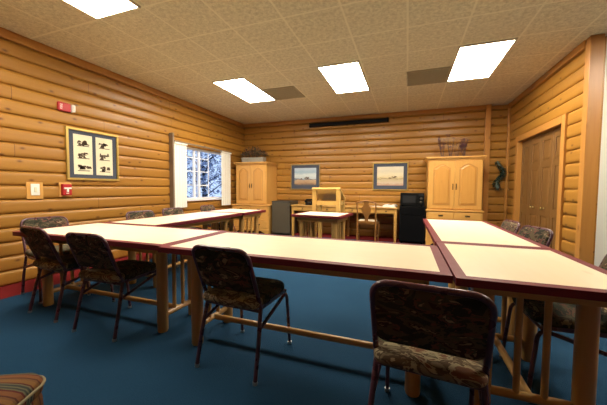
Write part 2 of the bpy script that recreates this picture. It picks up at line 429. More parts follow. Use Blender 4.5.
# ------------------------------------------------------------------ ceiling fixtures
def lamp(x, y, label):
    t = thing('ceiling_light', label, 'ceiling light', (x, y, H-.012), 0, 'lit ceiling panels')
    q = MB()
    for (a,b,c,d) in ((-.303,-.283,-.608,.608),(.283,.303,-.608,.608),(-.283,.283,-.608,-.59),(-.283,.283,.59,.608)): q.box(a,b,c,d,-.008,.011)
    q.build('frame', M['lampframe'], t)
    q = MB(); q.box(-.282,.282,-.589,.589,-.002,.006); q.build('diffuser', M['diffuser'], t)
LX = (-2.79, -.965, .865)
lamp(-2.79, 1.57, 'lit ceiling panel cut off by the upper left corner')
lamp(LX[0], 4.66, 'lit ceiling panel nearest the window wall, left of a vent')
lamp(LX[1], 4.66, 'middle lit ceiling panel, between the two grey vents')
lamp(2.695, 2.79, 'lit ceiling panel beyond the right edge of the photo, before the white wall')
lamp(LX[2], 4.66, 'lit ceiling panel on the right, beside a grey vent')
def vent(x, y, label):
    t = thing('ceiling_vent', label, 'vent', (x, y, H-.012), 0, 'grey ceiling vents')
    q = MB()
    for (a,b,c,d) in ((-.30,-.285,-.30,.30),(.285,.30,-.30,.30),(-.285,.285,-.30,-.285),(-.285,.285,.285,.30)): q.box(a,b,c,d,-.006,.011)
    q.build('frame', M['vent'], t)
    q = MB(); q.box(-.284,.284,-.284,.284,.002,.011); q.build('backing', M['ventdk'], t)
    q = MB()
    for i in range(14):
        p = -.284+.568*(i+.5)/14; q.box(-.284,.284,p-.011,p+.011,-.003,.003)
    q.build('grille', M['vent'], t)
vent(LX[0]+.61, 4.975, 'grey ceiling vent beside the lit panel nearest the window wall')
vent(LX[2]-.61, 4.975, 'grey ceiling vent beside the lit panel on the right')

# ------------------------------------------------------------------ things on the left wall
WX = XL+.003
t = thing('fire_strobe', 'red fire alarm strobe with white lens high on left log wall', 'fire alarm', (WX, 2.565, 2.195))
q = MB(); q.bbox(0,.04,-.095,.055,-.055,.055,.008); q.build('housing', M['red'], t)
q = MB(); q.bbox(.0,.062,.056,.10,-.05,.05,.012); q.bbox(.03,.075,.062,.094,-.03,.03,.012); q.build('lens', M['offwhite'], t)
def text(body, size, mat, name, parent, M4, ext=.001):
    cu = bpy.data.curves.new(name, 'FONT'); cu.body = body; cu.size = size; cu.extrude = ext; cu.align_x = 'CENTER'; cu.align_y = 'CENTER'
    o = bpy.data.objects.new(name, cu); COL.objects.link(o)
    dg = bpy.context.evaluated_depsgraph_get(); dg.update()
    me = bpy.data.meshes.new_from_object(o.evaluated_get(dg)); bpy.data.objects.remove(o)
    me.materials.clear(); me.materials.append(mat); me.transform(M4)
    n = bpy.data.objects.new(name, me); COL.objects.link(n); n.parent = parent; return n
FX = Matrix(((0,0,1,0),(1,0,0,0),(0,1,0,0),(0,0,0,1)))      # text plane onto a wall facing +x
text('FIRE', .040, M['offwhite'], 'lettering', t, Matrix.Translation((.0405,-.06,0)) @ FX @ Matrix.Rotation(PI/2, 4, 'Z'))
t = thing('fire_pull_station', 'red fire pull station with white T handle on left wall', 'fire alarm', (WX, 2.535, 1.105))
q = MB(); q.bbox(-.01,.012,-.075,.075,-.095,.095,.004); q.build('backplate', M['pine'], t)
q = MB(); q.bbox(.01,.055,-.055,.055,-.075,.075,.008); q.build('housing', M['red'], t)
q = MB(); q.bbox(.055,.066,-.045,.045,.008,.030,.004); q.bbox(.055,.066,-.012,.012,-.030,.010,.004); q.build('handle', M['offwhite'], t)
q = MB(); q.box(.055,.057,-.016,.016,-.052,-.042); q.build('mark', M['offwhite'], t)
t = thing('wall_thermostat', 'cream wall switch on a pine backing board on left wall', 'switch', (WX, 2.20, 1.106))
q = MB(); q.bbox(-.01,.014,-.085,.085,-.115,.09,.004); q.build('backplate', M['pine'], t)
q = MB(); q.bbox(.014,.022,-.045,.045,-.07,.07,.004); q.build('plate', M['offwhite'], t)
q = MB(); q.bbox(.022,.030,-.014,.014,-.03,.03,.003); q.build('rocker', M['paper'], t)
# pictures
def frame_ring(q, w, h, b, d, M4):
    for (a,b_,c,d_) in ((-w/2,w/2,-h/2,-h/2+b),(-w/2,w/2,h/2-b,h/2),(-w/2,-w/2+b,-h/2+b,h/2-b),(w/2-b,w/2,-h/2+b,h/2-b)):
        q.bbox(a,b_,c,d_,0,d,.004,1,M4)
def flat(q, x0, x1, y0, y1, z, M4): q.box(x0,x1,y0,y1,z,z+.002,M4)
t = thing('framed_picture', 'gilt framed picture of six small engravings on the left wall', 'picture', (WX+.006, 2.92, 1.594), 0, 'framed pictures on the log walls')
w, h = .74, .715
q = MB(); frame_ring(q, w, h, .032, .03, FX); q.build('frame', M['gold'], t)
q = MB(); q.box(-w/2+.03,w/2-.03,-h/2+.03,h/2-.03,.004,.010,FX); q.build('mat_board', M['mat'], t)
for sx in (-1, 1):
    cx = sx*.15
    q = MB(); q.box(cx-.125,cx+.125,-.275,.275,.010,.012,FX); sh = q.build('print_sheet', M['paper'], t)
    for k in range(3):
        cy = .165-k*.172
        q = MB()
        for _ in range(9):
            a = cx+random.uniform(-.085,.05); b = cy+random.uniform(-.045,.02); ww = random.uniform(.03,.075); hh = random.uniform(.012,.04)
            q.prism([(a,b),(a+ww,b+random.uniform(-.008,.008)),(a+ww*random.uniform(.5,1),b+hh),(a+ww*random.uniform(.1,.4),b+hh*random.uniform(.7,1.4))], .0121, .0126, 'z', FX)
        q.prism([(cx-.08,cy-.05),(cx+.085,cy-.048),(cx+.08,cy-.038),(cx-.075,cy-.04)], .0121, .0127, 'z', FX)
        q.build('engraving', M['ink'], sh)
def m_paint(name, stops, sc, h, dark):
    m = NT(name); p = m.sep(m.coord())
    n = m.noise(m.comb(m.math('MULTIPLY', p[0], 1.), 0., m.math('MULTIPLY', p[2], 3.)), sc, 4., .6, .8)
    f = m.math('ADD', m.math('DIVIDE', p[2], h), m.math('ADD', m.math('MULTIPLY', n, .36), .32))
    return m.out(m.ramp(f, stops), .6, .2)
FB = Matrix(((1,0,0,0),(0,0,-1,0),(0,1,0,0),(0,0,0,1)))     # wall facing -y
pm1 = m_paint('seascape_paint', [(0,(.12,.10,.09)),(.10,(.35,.22,.12)),(.28,(.45,.33,.22)),(.34,(.10,.13,.17)),(.42,(.45,.52,.55)),(.62,(.55,.62,.62)),(.8,(.30,.42,.52)),(1,(.40,.50,.58))], 7., .40, 0)
pm2 = m_paint('meadow_paint', [(0,(.45,.28,.20)),(.12,(.55,.46,.34)),(.30,(.50,.42,.26)),(.36,(.33,.27,.15)),(.42,(.60,.50,.28)),(.6,(.66,.60,.42)),(.8,(.58,.54,.42)),(1,(.62,.58,.46))], 9., .40, 0)
def wall_picture(x, z, w, h, label, fm, pm, fb):
    t = thing('framed_picture', label, 'picture', (x, YB-.014, z), 0, 'framed pictures on the log walls')
    q = MB(); frame_ring(q, w, h, .026, .028, FB); q.build('frame', fm, t)
    q = MB(); q.box(-w/2+.02,w/2-.02,-h/2+.02,h/2-.02,.004,.010,FB); q.build('mat_board', fb, t)
    q = MB(); q.box(-w/2+.105,w/2-.105,-h/2+.115,h/2-.10,.010,.013,FB); art = q.build('painting', pm, t)
    q = MB()
    for _ in range(5):
        a = random.uniform(-w*.18,w*.16); b = -h*.05+random.uniform(-.02,.02)
        q.prism([(a,b),(a+random.uniform(.04,.1),b),(a+.05,b+random.uniform(.01,.03)),(a+.02,b+random.uniform(.01,.03))], .0131, .0136, 'z', FB)
    q.build('distant_trees', M['ink'], art)
wall_picture(-2.48, 1.44, .80, .66, 'dull gilt framed shore painting left of the lectern on the far wall', M['dkframe'], pm1, M['mat'])
wall_picture(-.38, 1.44, .80, .655, 'gilt framed pale landscape with slate mat above the right desk', M['gold'], pm2, M['mat'])
# projection screen case
t = thing('projection_screen', 'long black roll-up screen case high on the far wall', 'projection screen', (-1.395, YB-.075, 2.735))
q = MB(); q.bbox(-.93,.93,-.045,.045,-.042,.042,.012); q.build('housing', M['black'], t)
for s in (-1,1):
    q = MB(); q.bbox(s*.945-.016,s*.945+.016,-.05,.05,-.047,.047,.006); q.build('end_cap', M['blackmat'], t)
    q = MB(); q.box(s*.7-.02,s*.7+.02,.04,.07,-.01,.055); q.build('bracket', M['blackmat'], t)
q = MB(); q.tube([(0,-.01,-.04),(0,-.01,-.06)], .004, 6); q.tube([(-.02,-.01,-.062),(.02,-.01,-.062)], .005, 6); q.build('pull_bar', M['black'], t)

# ------------------------------------------------------------------ tables
TG = 'maroon edged conference tables'
HT = .74
def table(x, y, L, W, rz, label, lx, ly, stretch=True, spindles=True, ox=0.):
    """L along local x; legs at (ox+-lx, +-ly)"""
    t = thing('conference_table', label, 'table', (x, y, 0), rz, TG)
    b = .05
    q = MB(); q.box(-L/2+b,L/2-b,-W/2+b,W/2-b,HT-.03,HT); q.build('tabletop', M['table'], t)
    q = MB()
    q.prism([(-L/2,-W/2),(L/2,-W/2),(L/2-b,-W/2+b),(-L/2+b,-W/2+b)], HT-.036, HT+.0006, 'z')
    q.prism([(L/2,-W/2),(L/2,W/2),(L/2-b,W/2-b),(L/2-b,-W/2+b)], HT-.036, HT+.0006, 'z')
    q.prism([(L/2,W/2),(-L/2,W/2),(-L/2+b,W/2-b),(L/2-b,W/2-b)], HT-.036, HT+.0006, 'z')
    q.prism([(-L/2,W/2),(-L/2,-W/2),(-L/2+b,-W/2+b),(-L/2+b,W/2-b)], HT-.036, HT+.0006, 'z')
    q.build('edge_band', M['band'], t)
    ax, ay = min(L/2-.06-abs(ox), lx+.055), min(W/2-.06, ly+.055)
    q = MB()
    q.box(ox-ax,ox+ax,-ay-.011,-ay+.011,HT-.105,HT-.031); q.box(ox-ax,ox+ax,ay-.011,ay+.011,HT-.105,HT-.031)
    q.box(ox-ax-.011,ox-ax+.011,-ay-.011,ay+.011,HT-.105,HT-.031); q.box(ox+ax-.011,ox+ax+.011,-ay-.011,ay+.011,HT-.105,HT-.031)
    q.build('apron', M['railwood'], t)
    for sx in (-1,1):
        for sy in (-1,1):
            q = MB(); q.tube([(ox+sx*lx,sy*ly,0),(ox+sx*lx,sy*ly,.01),(ox+sx*lx,sy*ly,.3),(ox+sx*lx,sy*ly,HT-.031)], [.036,.040,.042,.040], 16); q.build('leg', M['legwood'], t)
        q = MB(); q.tube([(ox+sx*lx,-ly,.125),(ox+sx*lx,ly,.125)], .021, 12); q.build('end_rail', M['railwood'], t)
        if spindles:
            for k in (-1,1):
                q = MB(); q.tube([(ox+sx*lx,k*ly*.28,.125),(ox+sx*lx,k*ly*.28,HT-.031)], .015, 10); q.build('spindle', M['legwood'], t)
    if stretch:
        q = MB(); q.tube([(ox-lx,0,.125),(ox+lx,0,.125)], .021, 12); q.build('stretcher', M['railwood'], t)
    return t
table(-2.442, 1.90, 1.722, .77, 0, 'table at the left of the front row, end toward the window wall', .715, .17, ox=-.08)
table(-.684, 1.865, 1.79, .77, 0, 'long table in the middle of the front row, brightest top', .738, .19)
table(.590, 1.93, .955, .74, PI/2, 'short table at the right front corner, between the long right table and us', .315, .205, ox=.045)
table(.585, 3.335, 1.835, .74, PI/2, 'long table on the right side running back to the wardrobe', .735, .205)
table(-2.87, 3.15, 1.71, .77, PI/2, 'long table along the window wall behind the left front table', .66, .19)
table(-2.865, 4.405, .80, .75, 0, 'short table at the far left, nearest the left wardrobe', .27, .25)
table(-1.262, 4.43, .80, .71, math.radians(-5), 'small square table standing alone before the lectern', .265, .21)

# ------------------------------------------------------------------ banquet chairs
CG = 'banquet chairs around the tables'
def bez(pts, r=.05, n=5):
    """polyline with rounded corners"""
    pts = [Vector(p) for p in pts]; out = [pts[0]]
    for a, b, c in zip(pts, pts[1:], pts[2:]):
        d1 = min(r, (a-b).length*.45); d2 = min(r, (c-b).length*.45)
        p = b+(a-b).normalized()*d1; q = b+(c-b).normalized()*d2
        for i in range(n+1):
            u = i/n; out.append(p*(1-u)**2+b*2*u*(1-u)+q*u*u)
    out.append(pts[-1]); return out
def soft_slab(q, w, hgt, th, r_top, r_bot, crown, M4, n=8):
    """pad in local x (width), y (height 0..hgt), z thickness, rounded corners, crowned both sides"""
    outl = []
    for (cx, cy, r, a0) in ((w/2-r_top,hgt-r_top,r_top,0),(-w/2+r_top,hgt-r_top,r_top,PI/2),(-w/2+r_bot,r_bot,r_bot,PI),(w/2-r_bot,r_bot,r_bot,1.5*PI)):
        for i in range(n+1):
            a = a0+PI/2*i/n; outl.append((cx+r*math.cos(a), cy+r*math.sin(a)))
    N = len(outl); c = (0, hgt/2); rings = []
    def ring(s, z): return [((x-c[0])*s+c[0], (y-c[1])*s+c[1], z) for x, y in outl]
    lv = [(.0,-th/2-crown),(.5,-th/2-crown*.8),(.85,-th/2-crown*.3),(.955,-th/2),(.99,-th*.3),(1,0),(.99,th*.3),(.955,th/2),(.85,th/2+crown*.3),(.5,th/2+crown*.8),(.0,th/2+crown)]
    vs = []; fs = []
    for s, z in lv: vs += ring(max(s,.02), z)
    for i in range(len(lv)-1):
        for j in range(N): fs.append((i*N+j, i*N+(j+1) % N, (i+1)*N+(j+1) % N, (i+1)*N+j))
    fs.append(tuple(range(N))[::-1]); fs.append(tuple((len(lv)-1)*N+j for j in range(N)))
    q.smooth = True; q.add(vs, fs, M4); q.smooth = False
def make_chair(label):
    t = thing('banquet_chair', label, 'chair', (0,0,0), 0, CG)
    R = .0125
    JY, JZ, TY, TZ, UX = -.15, .415, -.295, .805, .200
    # back plane
    ang = math.atan2(JY-TY, TZ-JZ)
    q = MB(); q.tube(bez([(-UX,JY,JZ),(-UX,TY,TZ-R),(UX,TY,TZ-R),(UX,JY,JZ)], .075, 7), R, 10); q.build('back_frame', M['frame'], t)
    M4 = Matrix.Translation((0,JY-math.tan(ang)*.105,JZ+.105)) @ Matrix.Rotation(PI/2+ang, 4, 'X')
    q = MB(); soft_slab(q, 2*UX-.012, .285, .026, .068, .035, .008, M4); q.build('backrest', M['fabric'], t)
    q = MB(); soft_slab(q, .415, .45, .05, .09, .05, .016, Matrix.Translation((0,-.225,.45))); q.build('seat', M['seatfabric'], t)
    for s in (-1,1):
        q = MB(); q.tube([(s*UX,JY,JZ),(s*.213,-.195,.22),(s*.217,-.24,.012)], R, 10); l = q.build('leg', M['frame'], t)
        q = MB(); q.tube([(s*.217,-.2415,.0),(s*.217,-.239,.018)], .0145, 10); q.build('glide', M['glide'], l)
        q = MB(); q.tube(bez([(s*.207,.245,.012),(s*.200,.205,.405),(s*.205,-.185,.29)], .06), R*.9, 10); l = q.build('leg', M['frame'], t)
        q = MB(); q.tube([(s*.207,.2455,.0),(s*.207,.244,.018)], .0145, 10); q.build('glide', M['glide'], l)
        q = MB(); q.box(s*.195-.011,s*.195+.011,-.15,.19,.405,.427); q.build('seat_rail', M['frame'], t)
    q = MB(); q.tube([(-UX,-.158,.40),(UX,-.158,.40)], R*.9, 10); q.build('crossbar', M['frame'], t)
    q = MB(); q.tube([(-.2,.185,.40),(.2,.185,.40)], R*.8, 10); q.build('crossbar', M['frame'], t)
    return t
D = math.radians
chair0 = make_chair('tapestry chair with its back to us at the middle front table')
chair0.location = (-1.01, 1.68, 0); chair0.rotation_euler = (0,0,D(-3))
for (x, y, r, lab) in (
    (.105, 1.385, -5, 'nearest and largest tapestry chair, its dark back filling the lower right'),
    (-2.24, 1.72, 1, 'right one of two tapestry chairs along the left front table'),
    (-2.96, 1.785, -5, 'left one of two tapestry chairs along the left front table'),
    (-3.545, 1.98, -102, 'tapestry chair at the end of left front table below the red pull station'),
    (-3.36, 3.06, -100, 'chair by the window wall under the gap between picture and blind'),
    (-3.42, 3.76, -95, 'chair by the window wall directly below the left blind'),
    (-3.41, 4.67, -90, 'farthest chair by the window wall, below the right window panes'),
    (.82, 3.77, 94, 'farther of two chairs at right long table before the bifold doors'),
    (.86, 3.15, 104, 'nearer of two chairs at right long table before the bifold doors'),
    (.88, 2.04, 91, 'chair half out of the frame at right, seat under the corner table')):
    dup(chair0, (x, y, 0), D(r), lab)

# ------------------------------------------------------------------ wardrobes
def wardrobe(x0, x1, yf, lx0, lx1, lyf, yb, label):
    xc = (x0+x1)/2
    t = thing('wardrobe', label, 'wardrobe', (xc, 0, 0), 0, 'pine wardrobes on the far wall')
    a, b = x0-xc, x1-xc; la, lb = lx0-xc, lx1-xc
    # base with bracket feet
    q = MB()
    for (p0, p1, s) in ((la,la+.20,1),(lb-.20,lb,-1)):
        e0 = p0 if s > 0 else p1
        q.prism([(e0,0),(e0+s*.09,0),(e0+s*.11,.035),(e0+s*.17,.06),(e0+s*.2,.075),(e0+s*.2,.11),(e0,.11)], lyf-.012, lyf+.03)
        q.box(min(e0,e0+s*.03),max(e0,e0+s*.03),lyf+.03,lyf+.15,0,.08); q.box(min(e0,e0+s*.03),max(e0,e0+s*.03),yb-.12,yb,0,.08)
    q.bbox(la-.012,lb+.012,lyf-.016,yb,.08,.13,.006)
    q.build('bracket_base', M['pinex'], t)
    q = MB(); q.box(la,lb,lyf,yb,.13,.70); q.build('lower_body', M['pine'], t)
    cols = [(la+.03, (la+lb)/2-.006), ((la+lb)/2+.006, lb-.03)]
    for (c0, c1) in cols:
        for (z0, z1) in ((.155,.325),(.345,.515),(.545,.685)):
            q = MB(); q.bbox(c0,c1,lyf-.018,lyf+.001,z0,z1,.006); d = q.build('drawer', M['pinex'], t)
            k = MB(); m = (c0+c1)/2; zz = (z0+z1)/2
            k.bbox(m-.045,m+.045,lyf-.022,lyf-.018,zz-.012,zz+.018,.002,1)
            k.tube(bez([(m-.035,lyf-.02,zz+.008),(m-.035,lyf-.042,zz-.01),(m+.035,lyf-.042,zz-.01),(m+.035,lyf-.02,zz+.008)], .012, 3), .005, 6)
            k.build('handle', M['dkhandle'], d)
    q = MB(); q.bbox(la-.02,lb+.02,lyf-.03,yb,.70,.735,.010,3); q.build('waist_moulding', M['pinex'], t)
    q = MB(); q.box(a,b,yf,yb,.735,1.735); q.build('upper_body', M['pine'], t)
    q = MB()
    q.bbox(a-.012,b+.012,yf-.016,yb,1.725,1.75,.005); q.bbox(a-.03,b+.03,yf-.036,yb,1.75,1.772,.008,3); q.bbox(a-.05,b+.05,yf-.056,yb,1.772,1.80,.006)
    q.build('cornice', M['pinex'], t)
    for s in (-1,1):
        c0, c1 = (a+.02, -.003) if s < 0 else (.003, b-.02)
        q = MB(); q.bbox(c0,c1,yf-.020,yf+.001,.755,1.715,.004); d = q.build('door', M['pine'], t)
        # arched raised panel with a sunken moulding round it
        st = .075; p0, p1, z0, z1 = c0+st, c1-st, .755+st, 1.715-.065
        def arch(i, rise):
            P = [(p0+i,z0+i),(p1-i,z0+i),(p1-i,z1-rise-i)]
            for k in range(1, 14):
                u = k/14; v = math.sin(PI*u)**1.3
                P.append((p1-i-(p1-p0-2*i)*u, z1-rise-i+rise*v))
            P.append((p0+i,z1-rise-i)); return P
        q = MB(); A = arch(0,.075); B = arch(.018,.075); C = arch(.045,.07); n = len(A); y = yf-.0205
        vs = [(u,y,v) for u,v in A]+[(u,y+.012,v) for u,v in B]+[(u,y-.004,v) for u,v in C]
        rim = MB(); rim.add([(u,y-.006,v) for u,v in A]+[(u,y-.006,v) for u,v in B]+[(u,y+.003,v) for u,v in A]+[(u,y+.003,v) for u,v in B],
            [f for i in range(n) for f in ((i,(i+1)%n,n+(i+1)%n,n+i),(i,2*n+i,2*n+(i+1)%n,(i+1)%n),(n+i,n+(i+1)%n,3*n+(i+1)%n,3*n+i))])
        rim.build('panel_moulding', M['pinedark'], d)
        q.add([(u,y+.001,v) for u,v in B]+[(u,y-.012,v) for u,v in C], [tuple(range(n,2*n))]+[(i,(i+1)%n,n+(i+1)%n,n+i) for i in range(n)])
        q.build('raised_panel', M['panelpine'], d)
        k = MB(); hx = s*.030; k.bbox(hx-.009,hx+.009,yf-.024,yf-.02,1.14,1.26,.002,1); k.tube(bez([(hx,yf-.02,1.16),(hx,yf-.045,1.165),(hx,yf-.045,1.235),(hx,yf-.02,1.24)], .01, 3), .005, 6)
        k.build('handle', M['dkhandle'], d)
    return t
wardrobe(-4.16, -3.285, 6.41, -4.22, -3.18, 6.31, YB-.03, 'tall pine wardrobe in the far left corner beside the window')
wardrobe(.40, 1.375, 6.42, .385, 1.39, 6.38, YB-.045, 'tall pine wardrobe at the far right beside black refrigerator')
# planter on the left wardrobe
def leaf(q, p, d, L, w, droop=.2):
    d = Vector(d).normalized(); s = d.cross(Vector((0,0,1)))
    s = s.normalized() if s.length > .01 else Vector((1,0,0))
    p = Vector(p); m = p+d*L*.5+Vector((0,0,.02*L)); e = p+d*L-Vector((0,0,droop*L))
    nrm = s.cross(d)*.0015
    q.add([p, m+s*w/2, e, m-s*w/2, p+nrm, m+s*w/2+nrm, e+nrm, m-s*w/2+nrm], [(0,1,2,3),(4,7,6,5),(0,4,5,1),(1,5,6,2),(2,6,7,3),(3,7,4,0)])
M['planter'] = plain('grey_planter', (.30,.29,.25), .8, .2, nz=.2)
M['dry'] = plain('dried_foliage', (.085,.075,.05), .9, .1, nz=.6, nscale=15.)
M['dryred'] = plain('dried_flowers', (.12,.055,.045), .9, .1, nz=.6, nscale=15.)
M['twig'] = plain('twig_bark', (.13,.075,.05), .8, .2)
M['purple'] = plain('purple_blossom', (.15,.075,.095), .9, .1, nz=.4)
M['green'] = plain('dark_greenery', (.030,.055,.036), .6, .3, nz=.6, nscale=20.)
M['teal'] = plain('grey_green_ribbon', (.13,.18,.15), .5, .4)
t = thing('flower_planter', 'grey box of dried flowers on top of the left wardrobe', 'plant', (-3.80, 6.68, 1.80))
q = MB(); q.prism([(-.30,0),(.30,0),(.325,.14),(-.325,.14)], -.09, .09); q.build('box', M['planter'], t)
q = MB(); qr = MB()
for i in range(420):
    a = random.uniform(0, 2*PI); r = math.sqrt(random.random()); px = .37*r*math.cos(a); py = .13*r*math.sin(a)
    pz = .14+ .27*max(0,1-r*r*.75)*random.uniform(.25,1)
    tq = qr if random.random() < .3 else q
    leaf(tq, (px,py,pz), (px*1.6+random.uniform(-.4,.4), py+random.uniform(-.5,.5), random.uniform(-.1,.8)), random.uniform(.05,.11), random.uniform(.015,.035))
q.build('foliage', M['dry'], t); qr.build('blossoms', M['dryred'], t)
q = MB()
for i in range(26):
    px = random.uniform(-.28,.28); q.tube([(px,random.uniform(-.05,.05),.1),(px*1.25,random.uniform(-.1,.1),.14+random.uniform(.1,.32)*(1-abs(px)))], .003, 5)
q.build('stems', M['twig'], t)
t = thing('twig_arrangement', 'low tray of twigs and purple flowers on top of the right wardrobe', 'plant', (.92, 6.68, 1.80))
q = MB(); q.bbox(-.30,.30,-.06,.06,0,.035,.008); q.build('tray', M['twig'], t)
q = MB(); qp = MB()
for (bx_, n, hh, fl) in ((-.24,9,.44,.35),(-.09,6,.47,.1),(.03,4,.35,.1),(.17,12,.36,1.)):
    for i in range(n):
        dx = random.uniform(-.09,.09); top = hh*random.uniform(.6,1); y0 = random.uniform(-.04,.04)
        P = [(bx_+dx*.2,y0,.02),(bx_+dx*.55+random.uniform(-.015,.015),y0,top*.5),(bx_+dx+random.uniform(-.02,.02),y0+random.uniform(-.03,.03),top)]
        q.tube(P, [.006,.005,.002], 5)
        for k in range(4):
            u = random.uniform(.45,1); b = Vector(P[1]).lerp(Vector(P[2]), (u-.45)/.55)
            q.tube([b, b+Vector((random.uniform(-.06,.06),random.uniform(-.02,.02),random.uniform(.02,.06)))], [.003,.0015], 4)
            if random.random() < fl:
                for z in range(4): leaf(qp, b+Vector((0,0,z*.012)), (random.uniform(-1,1),random.uniform(-1,1),.6), .05, .022)
q.build('twigs', M['twig'], t); qp.build('blossoms', M['purple'], t)
for i in range(40): leaf(qp, (0,0,0), (1,0,0), .01, .01)
# swag on the wall
t = thing('wall_swag', 'dark green hanging swag on the far wall right of the wardrobe', 'wall decoration', (1.79, YB-.05, 1.44))
q = MB(); qg = MB()
def sw(z): return .055*math.sin(z*13+.6)
pts = [(sw(z), -.02+.02*math.cos(z*13), z) for z in [(-.26+.56*i/30) for i in range(31)]]
q.tube(pts, [.012+.02*(1-i/30) for i in range(31)], 8); q.build('core', M['teal'], t)
for i in range(330):
    u = random.random(); z = -.28+.57*u; rad = .078*(1-.55*u) if z > -.2 else .06
    a = random.uniform(PI*.95, PI*2.05)
    p = (sw(z)+rad*.5*math.cos(a), rad*.4*math.sin(a)-.012, z)
    leaf(qg, p, (math.cos(a), math.sin(a)*.6-.1, random.uniform(-1.2,.2)), random.uniform(.035,.06), random.uniform(.012,.026), .15)
qg.build('greenery', M['green'], t)
q = MB()
for i in range(3): q.blob((sw(-.25)+random.uniform(-.03,.03),-.045,-.27+random.uniform(-.02,.03)), .02, 2)
q.build('berries', M['dryred'], t)

# ------------------------------------------------------------------ desks and appliances
def desk(x0, x1, y0, y1, h, label, knobs):
    xc, yc = (x0+x1)/2, (y0+y1)/2; w, d = x1-x0, y1-y0
    t = thing('writing_desk', label, 'desk', (xc, yc, 0), 0, 'pine writing desks on the far wall')
    q = MB(); q.bbox(-w/2,w/2,-d/2,d/2,h-.028,h,.006); q.build('desktop', M['deskpine'], t)
    q = MB(); q.box(-w/2+.03,w/2-.03,d/2-.05,d/2-.03,h-.14,h-.028)
    for s in (-1,1): q.box(s*(w/2-.04)-.01,s*(w/2-.04)+.01,-d/2+.04,d/2-.04,h-.14,h-.028)
    q.box(-w/2+.03,w/2-.03,-d/2+.04,-d/2+.058,h-.14,h-.028); q.build('apron', M['deskpine'], t)
    for s in (-1,1):
        for r in (-1,1):
            q = MB(); cx, cy = s*(w/2-.05), r*(d/2-.055)
            q.prism([(-.028,-.028),(.028,-.028),(.028,.028),(-.028,.028)], .0, .001, 'z', Matrix.Translation((cx,cy,0)))
            a, b = .022, .029
            q.add([(cx-a,cy-a,0),(cx+a,cy-a,0),(cx+a,cy+a,0),(cx-a,cy+a,0),(cx-b,cy-b,h-.028),(cx+b,cy-b,h-.028),(cx+b,cy+b,h-.028),(cx-b,cy+b,h-.028)],
                  [(0,3,2,1),(4,5,6,7),(0,1,5,4),(1,2,6,5),(2,3,7,6),(3,0,4,7)])
            q.build('leg', M['deskpine'], t)
    for (c, dw) in knobs:
        q = MB(); q.bbox(c-dw/2,c+dw/2,-d/2+.022,-d/2+.04,h-.128,h-.036,.004); dr = q.build('drawer', M['deskpine'], t)
        k = MB(); k.smooth = True; k.lathe([(.006,0),(.006,.012),(.016,.02),(.012,.028),(.002,.03)], 12, M=Matrix.Translation((c,-d/2+.022,h-.082)) @ Matrix.Rotation(PI/2, 4, 'X'))
        k.build('knob', M['dkhandle'], dr)
    return t
desk(-1.37, -.17, 6.33, 6.93, .75, 'pine desk under the pale landscape, with papers on it', [(.36,.36),(-.36,.36),(0,.30)])
desk(-2.61, -1.41, 6.33, 6.93, .75, 'pine desk behind the lectern, beside the grey cabinet', [(.30,.5),(-.30,.5)])
# papers
q = MB(); q.box(-.10,.10,-.14,.14,0,.004)
tag(q.build('paper_sheet', M['offwhite']), 'white loose sheets lying on the right desk', 'paper')
o = bpy.data.objects['paper_sheet']; o.location = (-.66, 6.70, .7505); o.rotation_euler = (0,0,.4)
t = thing('open_binder', 'open white booklet on the right desk near the microwave', 'book', (-.345, 6.66, .7505), -.2)
for s in (-1,1):
    q = MB()
    poly = [(0,.004)]+[(s*.14*k/8, .004+.05*math.sin(PI*min(1,k/8)*.8+.25)) for k in range(1,9)]+[(s*.14,0),(0,0)]
    q.prism(poly, -.11, .11); q.build('page_block', M['offwhite'], t)
q = MB(); q.box(-.145,.145,-.115,.115,-.0005,.0); q.build('cover', M['paper'], t)
# telephone
t = thing('desk_phone', 'black telephone on the desk behind the lectern', 'telephone', (-2.20, 6.52, .75), .25)
q = MB(); q.prism([(-.10,0),(.10,0),(.10,.09),(.02,.075),(-.10,.025)], -.09, .09, 'x'); q.build('base', M['black'], t)
q = MB(); q.tube(bez([(-.085,0,.09),(-.075,.03,.125),(.075,.03,.125),(.085,0,.09)], .03), .020, 8); q.blob((-.088,.0,.085), .033, 2); q.blob((.088,.0,.085), .033, 2); q.build('handset', M['black'], t)
q = MB()
for i in range(3):
    for j in range(4): q.bbox(-.03+i*.026,-.012+i*.026,-.08+j*.022,-.068+j*.022,.045+j*.006,.055+j*.006,.002,1)
q.build('keypad', M['greydark'], t)
# grey cabinet
t = thing('grey_cabinet', 'low grey-brown cabinet between the left wardrobe and a desk', 'cabinet', (-2.885, 6.67, 0))
q = MB(); q.box(-.235,.235,-.27,.27,.03,.80); q.box(-.22,.22,-.25,.25,0,.03); q.build('body', M['grey'], t)
q = MB(); q.bbox(-.24,.24,-.292,-.271,.05,.795,.005); d = q.build('door', M['grey'], t)
q = MB(); q.tube([(.20,-.292,.62),(.20,-.312,.625),(.20,-.312,.735),(.20,-.292,.74)], .006, 6); q.build('handle', M['greydark'], d)
q = MB(); q.bbox(-.245,.245,-.295,.275,.80,.83,.005); q.build('top', M['greydark'], t)
